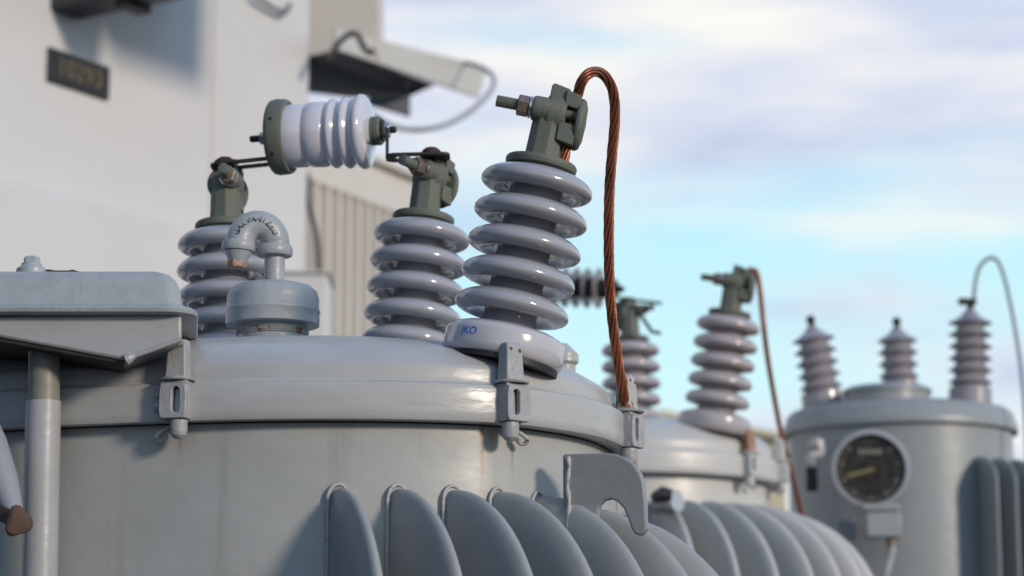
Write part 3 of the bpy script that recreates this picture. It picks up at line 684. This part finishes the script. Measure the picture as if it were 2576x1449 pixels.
# valve with a black handle
vb = P(1660, 1275, 4.80)
m = MB(); m.tube([P(1655, 1275, 4.95), P(1690, 1262, 4.78)], .017, 20); m.cur = 1
m.lathe([(0, 0), (.022, 0), (.024, .006), (.022, .012), (0, .012)], frame(P(1692, 1262, 4.78), (.7, -.7, .1)), 24); m.cur = 2
m.tube([P(1648, 1252, 4.78), P(1668, 1243, 4.76), P(1690, 1246, 4.76)], [.012, .016, .012], 12)
m.build('drain_valve', [M_grey3, M_steel, M_black], T2)

M_disc = mat('grey_discs', (.17, .165, .18), .3)
# black arrester on the second transformer
s0, s1 = P(1395, 722, 5.5), P(1552, 727, 5.45); Ms = frame(s0, s1-s0, (0,0,1)); Ln = (s1-s0).length
SB = thing('surge_arrester', tuple(s0), 'black cored arrester with thin pale discs behind the copper cable', 'surge arrester', 'surge arresters')
w = lambda px: px*5.48/F
m = MB(); m.lathe([(0, 0), (w(24), 0), (w(25), .002), (w(25), Ln-.004), (w(20), Ln), (0, Ln)], Ms, 32); m.build('core', M_black, SB)
for px in (1394, 1424, 1454, 1484, 1514):
    z = (px-1395)*5.48/F; m = MB(); m.lathe([(w(23), z-w(3.5)), (w(30), z-w(2.6)), (w(51), z-w(1.4)), (w(52), z), (w(51), z+w(1.4)), (w(30), z+w(2.6)), (w(23), z+w(3.5))], Ms, 40); m.build('shed_disc', M_disc, SB)
m = MB(); m.lathe([(0, Ln-.001), (w(10), Ln-.001), (w(10), Ln+w(12)), (w(4), Ln+w(20)), (0, Ln+w(20))], Ms, 12); m.build('terminal_nut', M_black, SB)
m = MB(); m.tube([P(1549, 738, 5.45), P(1560, 751, 5.45), P(1665, 763, 5.45)], .0035, 8); m.build('strap', M_dark, SB)
m = MB(); m.tube([P(1600, 775, 5.4), P(1622, 808, 5.4), P(1640, 835, 5.4), P(1662, 838, 5.4)], .0045, 8); m.build('lead', M_dark, SB)
# its copper lead
cable('copper_lead', [TR2 @ Vector((.021, 0, .26)), TR2 @ Vector((.022, 0, .292)), P(1893, 679, 5.05), P(1905, 690, 5.05), P(1913, 740, 5.05), P(1921, 820, 5.03), P(1931, 900, 5.08), P(1946, 990, 5.15), P(1963, 1080, 5.25), P(1985, 1165, 5.36), P(2014, 1285, 5.50), P(2032, 1380, 5.56), P(2045, 1500, 5.58), P(2060, 1900, 5.6)], .0058, M_copper2, 'thin reddish copper lead bowing down the right side of the beige transformer', 'cable', strands=False)

# ================================================================== THIRD TRANSFORMER (far right, with the dial)
Z3 = CAMZ+.760; C3 = Vector((1.00, 6.20)); R3 = .300
T3 = thing('distribution_transformer', (C3.x, C3.y, 0), 'blue grey transformer at the right with a round black dial gauge and small pointed bushings', 'transformer', 'oil filled transformers in the yard')
OL3 = circ(C3.x, C3.y, R3)
m = MB(); m.loft(rings_of(OL3, C3, [(.014, .15-Z3), (.014, 0.002)], R3, Z3), cap0=False, cap1=False); tk3 = m.build('tank', M_grey3, T3, smooth=60)
m = MB(); m.loft(rings_of(OL3, C3, [(.03, .002), (0, 0), (-.001, .004), (.001, .022), (.004, .026), (.006, .030), (.010, .048), (.024, .060), (.06, .068), (.15, .076), (.299, .080)], R3, Z3), cap0=False); m.build('lid', M_grey3, T3, smooth=50)
m = MB(); m.box(.72, 1.28, 5.95, 6.45, .002, .15); m.build('plinth', M_conc, T3, bevel=.01)
hc = P(2232, 1000, 6.05); m = MB(); m.lathe([(0, -.03), (.106, -.03), (.106, .006), (.112, .008), (.112, .017), (.10, .024), (0, .027)], Matrix.Translation(hc), 56); m.build('hand_hole_cover', M_grey3, T3, smooth=40)
def small_bushing(xt, yt, xb, yb, Y, n=5, w_=55, top=0, label=None, wire=False):
    a = P(xt, yt, Y); b = P(xb, yb, Y); ax_ = (a-b); Ln = ax_.length; M = frame(b, ax_); s = Y/F
    m = MB(); pr = [(0, -.04), (w_*s, -.04), (w_*s*.98, .002), (w_*s*.68, .010)]
    step = Ln/n
    for i in range(n):
        z = step*(i+.55); nk = w_*s*(.70 - .02*i)
        pr += [(nk, z-step*.42), (nk*1.12, z-step*.20), (w_*s*.88, z-step*.10), (w_*s*.98, z-step*.04), (w_*s, z+step*.02), (w_*s*.93, z+step*.09), (nk*1.22, z+step*.27)]
    pr += [(w_*s*.50, Ln+.004), (w_*s*.34, Ln+.012), (w_*s*.26, Ln+.020), (0, Ln+.021)]
    m.lathe(pr, M, 48); bb = m.build('bushing', mat('mauve_porcelain', (.30, .285, .31), .25, coat=.4), T3, smooth=50, label=label)
    m = MB(); m.lathe([(0, Ln+.018), (.009, Ln+.018), (.008, Ln+.030), (.012, Ln+.034), (.012, Ln+.044), (.006, Ln+.050), (0, Ln+.050)], M, 10)
    if wire: m.box(-.030, .014, -.010, .010, Ln+.034, Ln+.050, M)
    m.build('terminal', M_black, bb)
    return M, Ln
small_bushing(2045, 842, 2068, 992, 6.15, label='leftmost small bushing leaning left')
small_bushing(2257, 845, 2262, 965, 6.40, n=4, w_=51, label='middle small bushing behind the cover')
M3, L3 = small_bushing(2441, 800, 2441, 980, 6.1, n=6, label='small bushing that carries the grey wire', wire=True)
cable('grey_lead', [P(2450, 752, 6.1), P(2453, 715, 6.1), P(2463, 675, 6.1), P(2483, 652, 6.1), P(2505, 652, 6.1), P(2524, 690, 6.1), P(2545, 780, 6.08), P(2562, 880, 6.05), P(2572, 960, 6.0), P(2580, 1060, 5.98), P(2590, 1300, 5.95), P(2600, 1500, 5.95)], .0052, M_gwire, 'grey wire arching over the rightmost small bushing of the blue grey transformer', 'cable', strands=False)
# dial gauge
gc = P(2190, 1180, 5.80); gn = (Vector((-.10, -1, -.12))).normalized(); G = frame(gc, gn, (1, 0, 0)); s = 5.8/F
m = MB(); m.lathe([(0, -.07), (.040, -.07), (.055, -.05), (s*92, -.035), (s*98, -.030), (s*99, -.004), (s*96, .002), (s*89, .003), (s*87, -.002), (s*86, -.0115)], G, 64)
ga = m.build('dial_gauge', mat('gauge_paint', (.36,.39,.42), .4), T3, smooth=40)
m = MB(); m.lathe([(0, -.012), (s*89, -.012), (s*89, -.009), (0, -.009)], G, 48); m.build('dial', M_dial, ga)
m = MB()
for i in range(33):
    a = R(-225+270*i/32+180*0); r0 = s*(72 if i % 4 else 66); r1 = s*80
    ca, sa = math.cos(a), math.sin(a); hw_ = s*(1.0 if i % 4 else 1.8)
    m.add([(r0*ca-hw_*sa, r0*sa+hw_*ca, -.0085), (r1*ca-hw_*sa, r1*sa+hw_*ca, -.0085), (r1*ca+hw_*sa, r1*sa-hw_*ca, -.0085), (r0*ca+hw_*sa, r0*sa-hw_*ca, -.0085)], [(0, 1, 2, 3)], G)
m.build('dial_scale', M_dialmark, ga, smooth=0)
GT = frame(gc+gn*-.0083, gn, (1, 0, 0))
m = MB(); 
for i in range(5): m.box(-s*28+i*s*12, -s*28+i*s*12+s*8, s*38, s*50, -.0085, -.0083, G)
m.build('dial_lettering', M_dialmark, ga, smooth=0)
m = MB(); m.add([(s*8, s*4, -.006), (s*10, -s*4, -.006), (-s*58, -s*22, -.006), (-s*60, -s*14, -.006)], [(0, 1, 2, 3)], G); m.add([(0,0,-.0075),(0,0,-.0065)], [], G); m.build('needle', M_needle, ga, smooth=0)
m = MB(); m.loft([[ (x, y, z) for x, y, z in ((-.042, -.03, z0), (.042, -.03, z0), (.042, .03, z0), (-.042, .03, z0))] for z0 in (-.030, .030)], M=Matrix.Translation(P(2219, 1322, 5.82)))
m.box(-.046, .046, -.02, .03, .034, .052, Matrix.Translation(P(2214, 1322, 5.82)))
jb = m.build('junction_box', M_grey3, ga, bevel=.004)
m = MB(); m.tube(spline([P(2243, 1352, 5.82), P(2243, 1385, 5.82), P(2232, 1430, 5.80), P(2215, 1500, 5.80), P(2210, 1600, 5.80)], 6), .011, 14); m.cur = 1; m.tube([P(2243, 1352, 5.82), P(2242, 1372, 5.82)], .0135, 12); m.build('conduit', [M_grey3, M_brass], ga)
# small hook and plate at the left of the tank
m = MB(); m.tube(spline([P(2045, 1120, 5.98), P(2060, 1118, 5.96), P(2062, 1140, 5.96), P(2040, 1150, 5.96), P(2042, 1185, 5.97), P(2055, 1200, 5.97)], 6), [.016]*7+[.011]*24, 12); m.build('lifting_lug', M_pale2, T3)
m = MB(); m.box(-.014, .014, -.012, .012, -.03, .03, Matrix.Translation(P(2042, 1205, 5.96))); m.build('shackle', M_black, T3, bevel=.004)
m = MB(); m.box(-.024, .024, -.010, .010, -.024, .024, Matrix.Translation(P(2128, 1332, 5.93))); m.build('name_tag', M_gwire, T3, bevel=.004)
Z3F = P(2480, 1142, 5.9).z
for i in range(5):
    q = outline_px(inset(OL3, C3, .014, R3), 2470+22*i, Z3F) or (Vector((1.24, 6.0)), None)
    if i < 4: fin(T3, Vector((1.152+.050*i, 5.955+.035*i)), 13+2*i, Z3F, .115, .07, 1.0, T=.0065, fmat=M_grey3, weld=False)

# ================================================================== LARGE WHITE POWER TRANSFORMER (background left)
fd = Vector((.53, .848, 0)).normalized(); fn = Vector((.848, -.53, 0)).normalized()
O0 = Vector((-.688, 8.0, 0))          # foot of the far vertical edge of the big face
def on_face(x, y, out_=0.0):
    """the point of the big face's plane (moved outwards by out_) seen at (x, y)"""
    a = (x-1288)/F; b = (724.5-y)/F; dr = Vector((a, CP-b*SP, SP+b*CP)); o = Vector((0, 0, CAMZ))
    pl = O0+fn*out_; t = (pl-o).dot(fn)/dr.dot(fn); return o+dr*t
BT = thing('power_transformer', tuple(O0), 'huge white panelled power transformer towering out of focus at the left', 'power transformer')
FM = lambda o: Matrix((fd, fn*-1, Vector((0,0,1)))).transposed().to_4x4() if False else None
def fbox(m, s0_, s1_, n0, n1, z0, z1):
    """box along the face: s along it, n outward, z up"""
    vs = []
    for z in (z0, z1):
        for (s__, n__) in ((s0_, n0), (s1_, n0), (s1_, n1), (s0_, n1)):
            q = O0+fd*s__+fn*n__; vs.append((q.x, q.y, z))
    m.add(vs, [(0,3,2,1),(4,5,6,7),(0,1,5,4),(1,2,6,5),(2,3,7,6),(3,0,4,7)])
m = MB(); fbox(m, -5.0, 0, -2.4, 0, .02, 5.6); m.build('main_tank', M_panel, BT, bevel=.02)
zA = on_face(200, 515).z
m = MB(); fbox(m, -5.0, -.30, .0008, .05, .05, zA+.01); m.build('lower_panel', M_panel, BT, bevel=.035, bseg=3)
s54 = (on_face(538, 200)-O0).dot(fd); m = MB(); fbox(m, s54-.008, s54+.008, -.002, .003, zA+.012, 5.5); m.build('panel_seam', mat('seam', (.565,.565,.57), .5), BT)
# projecting duct at the top left: underside shade put into its dark colour, and the long shadow it throws
cn = on_face(205, 52); s20 = (cn-O0).dot(fd)
m = MB(); fbox(m, s20-.14, s20, 0, .42, cn.z, cn.z+1.0); m.build('cable_duct', mat('duct_shade_dark', (.03,.033,.04), .5), BT, bevel=.01)
m = MB(); fbox(m, s20-.10, s20+.004, .22, .27, cn.z-.02, cn.z+.01); m.build('duct_flange', M_dark, BT)
# unseen box added above the frame so its soft shadow falls across the panel
qh = on_face(470, 215); sh_ = (qh-O0).dot(fd); m = MB(); fbox(m, s20-.05, sh_-.10, 0, .85, qh.z+.27, qh.z+1.3); m.build('shadow_caster_box', M_panel, BT, bevel=.01)
# nameplate
n0 = on_face(118, 118); n1 = on_face(270, 182); sA, sB = (n0-O0).dot(fd), (n1-O0).dot(fd); zt_ = n0.z; hN = on_face(118, 118).z-on_face(112, 203).z
m = MB(); fbox(m, sA, sB, 0, .012, zt_-hN, zt_); npz = m.build('nameplate', M_black, BT, bevel=.003)
Mt = Matrix((fd, Vector((0,0,1)), fn)).transposed().to_4x4(); Mt.translation = O0+fd*(sA+sB)/2+fn*.0128+Vector((0,0,zt_-hN/2))
mat_text('10293', hN*.78, M_gold, Mt, npz, 'nameplate_lettering', extr=.0005)
# hook rod high on the face
m = MB(); hr = [on_face(640, -12, .03), on_face(668, 8, .03), on_face(712, 32, .03), on_face(724, 24, .025), on_face(730, 10, .02)]
m.tube(spline(hr, 6), .008, 10); m.build('hook_rod', mat('grey_rod', (.16,.16,.17), .5), BT)
# upright post beyond the face, with a horizontal arm
pY = 8.35
pl0, pl1 = P(762, 100, pY), P(953, 100, pY); zb = P(860, 141, pY).z
m = MB(); m.box(pl0.x, pl1.x, pY, pY+.35, zb, 5.6); m.build('conservator_leg', M_white, BT, bevel=.006)
# channel arm: light face, dark soffit
bd = Vector((.42, 1.0, 0)).normalized()
c0, c1 = P(845, 70, 7.9), P(1226, 168, 9.9)
b0_, b1_ = P(845, 123, 7.9), P(1206, 246, 9.9)
bn = Vector((-.97, .0, 0))
m = MB(); w_ = Vector((-.30, .16, 0))
def slab(m, a, b, c, d, off): m.add([a, b, c, d, a+off, b+off, c+off, d+off], [(0,1,2,3),(7,6,5,4),(0,4,5,1),(1,5,6,2),(2,6,7,3),(3,7,4,0)])
slab(m, c0, c1, b1_, b0_, Vector((-.010, .012, 0)))
m.build('channel_arm', M_white, BT, bevel=.002)
m = MB(); M_soff = mat('dark_soffit', (.045, .048, .055), .6, bump=.001, bscale=20)  # soffit coloured far darker than the white arm
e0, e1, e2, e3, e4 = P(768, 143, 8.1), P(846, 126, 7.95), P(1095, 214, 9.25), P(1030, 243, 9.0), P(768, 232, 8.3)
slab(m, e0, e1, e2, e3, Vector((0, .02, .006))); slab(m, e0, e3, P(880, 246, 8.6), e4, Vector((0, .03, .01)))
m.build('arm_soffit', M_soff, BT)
m = MB(); slab(m, P(925, 226, 8.96), P(1032, 240, 8.98), P(1032, 293, 8.98), P(925, 262, 8.96), Vector((0, .02, 0)))
m.build('gusset_plate', mat('gusset_grey', (.10,.11,.13), .5), BT, bevel=.003)
m = MB(); m.lathe([(0, -.004), (.017, -.004), (.017, .004), (.010, .010), (0, .011)], frame(P(1017, 213, 8.93), (-.1, -.8, -.5)), 16); m.build('bolt', M_steel, BT)
m = MB(); sq = [P(x, y, 7.85) for x, y in ((826, 148), (842, 122), (862, 98), (882, 85), (899, 88), (908, 104), (917, 122), (930, 132), (942, 126))]
m.tube(spline(sq, 6), .0105, 10); tag(m.build('bent_tube', mat('dark_tube', (.05,.055,.06), .5)), 'dark bent tube curling over the corner of the white arm', 'tube')
# corrugated radiator under the arm
rY = 8.6; rd = Vector((.45, .893, 0)).normalized(); rn = Vector((.893, -.45, 0)).normalized()
ra = P(778, 380, 8.15)
def rbox(m, s0_, s1_, n0_, n1_, z0, z1):
    vs = []
    for z in (z0, z1):
        for (s__, n__) in ((s0_, n0_), (s1_, n0_), (s1_, n1_), (s0_, n1_)):
            q = Vector((ra.x, ra.y, 0))+rd*s__+rn*n__; vs.append((q.x, q.y, z))
    m.add(vs, [(0,3,2,1),(4,5,6,7),(0,1,5,4),(1,2,6,5),(2,3,7,6),(3,0,4,7)])
def rpx(x, n_=0):
    a = (x-1288)/F/CP*1.02; # approximate
    # solve for s with the column x at the radiator's plane
    best = 0; lo, hi = -1.0, 4.0
    for _ in range(40):
        mid = (lo+hi)/2; q = Vector((ra.x, ra.y, ra.z))+rd*mid+rn*n_
        if proj(q)[0] < x: lo = mid
        else: hi = mid
    return (lo+hi)/2
zH = P(1000, 440, (Vector((ra.x, ra.y, 0))+rd*rpx(1000)).y).z
zFn = zH-.15
rad = None
m = MB(); rbox(m, 0, rpx(1062), -.45, 0, zFn, zH); rad = m.build('radiator', M_white, BT, bevel=.01)
m = MB(); rbox(m, -.02, rpx(1066), -.46, .03, zH, zH+.035); m.build('radiator_header', M_white, rad, bevel=.012)
m = MB(); rbox(m, -.01, rpx(1055), -.43, -.06, .6, zFn); m.build('radiator_core', M_white, rad)
xs = [790, 818, 846, 871, 896, 920, 943, 965, 986, 1006, 1025, 1042, 1058]
for i in range(len(xs)-1):
    sA_, sB_ = rpx(xs[i]), rpx(xs[i+1]); g_ = (sB_-sA_)
    vs = []; prof_ = [(sA_+g_*.14, -.10), (sA_+g_*.20, -.03), (sA_+g_*.34, 0), (sA_+g_*.62, 0), (sA_+g_*.76, -.03), (sA_+g_*.82, -.10)]
    rings = [[tuple(Vector((ra.x, ra.y, 0))+rd*s__+rn*n__+Vector((0, 0, z))) for s__, n__ in prof_] for z in (.6, zFn)]
    m = MB(); m.loft(rings); m.build('radiator_fin', M_white, rad, smooth=40)
# shade of the gap beside the radiator drawn as a wavy dark strip, and a pale cabinet at its foot
m = MB(); gp = [P(x, y, 8.02) for x, y in ((776, 440), (776, 490), (780, 530), (792, 570), (798, 610), (801, 650), (802, 690), (802, 760), (802, 900))]
m.tube(spline(gp, 6), .009, 10); tag(m.build('gap_shade_strip', mat('gap_shade_dark', (.06, .055, .05), .6)), 'dark wavy strip standing for the shaded gap left of the ribbed radiator', 'gap shade')
pc = P(770, 700, 7.6); m = MB(); q0, q1 = P(690, 690, 7.6), P(822, 690, 7.6)
m.box(q0.x, q1.x, 7.6, 7.85, .1, P(750, 688, 7.6).z); m.box(q0.x-.01, q1.x+.012, 7.585, 7.87, P(750, 688, 7.6).z, P(750, 682, 7.6).z)
tag(m.build('control_cabinet', M_panel, bevel=.02, bseg=3), 'plain pale control cabinet standing at the foot of the ribbed radiator', 'cabinet')
# grey cable sagging from the arm's end
cable('sagging_cable', [P(1150, 158, 9.6), P(1180, 160, 9.5), P(1215, 172, 9.3), P(1240, 192, 9.1), P(1241, 215, 8.95), P(1222, 245, 8.85), P(1180, 282, 8.75), P(1130, 310, 8.7), P(1080, 324, 8.65), P(1030, 326, 8.65), P(985, 315, 8.6), P(940, 290, 8.6), P(900, 262, 8.6)], .0095, M_gwire, 'grey cable sagging in a loop below the end of the white arm', 'cable', strands=False)

# ================================================================== distant cream shed
m = MB(); f0, f1 = P(1500, 1060, 22), P(1975, 1100, 22)
m.box(f0.x, f1.x, 22, 27, 0, P(1700, 1090, 22).z); sh = m.build('shed', M_cream)
tag(sh, 'low cream walled shed far behind the beige transformer', 'shed')
r0, r1, r2 = P(1490, 1090, 21.9), P(1660, 1030, 22), P(1990, 1092, 21.9)
m = MB(); m.loft([[r0, r1, r2, r2-Vector((0,0,.06)), r1-Vector((0,0,.06)), r0-Vector((0,0,.06))], [q+Vector((0, 5.2, 0)) for q in (r0, r1, r2, r2-Vector((0,0,.06)), r1-Vector((0,0,.06)), r0-Vector((0,0,.06)))]]); m.build('roof', M_cream, sh)
m = MB(); rz = P(1700, 1090, 22).z; m.add([(f0.x, 22.002, rz), (r1.x, 22.002, r1.z-.03), (f1.x, 22.002, rz)], [(0, 1, 2)]); m.build('gable', M_cream, sh, smooth=0)
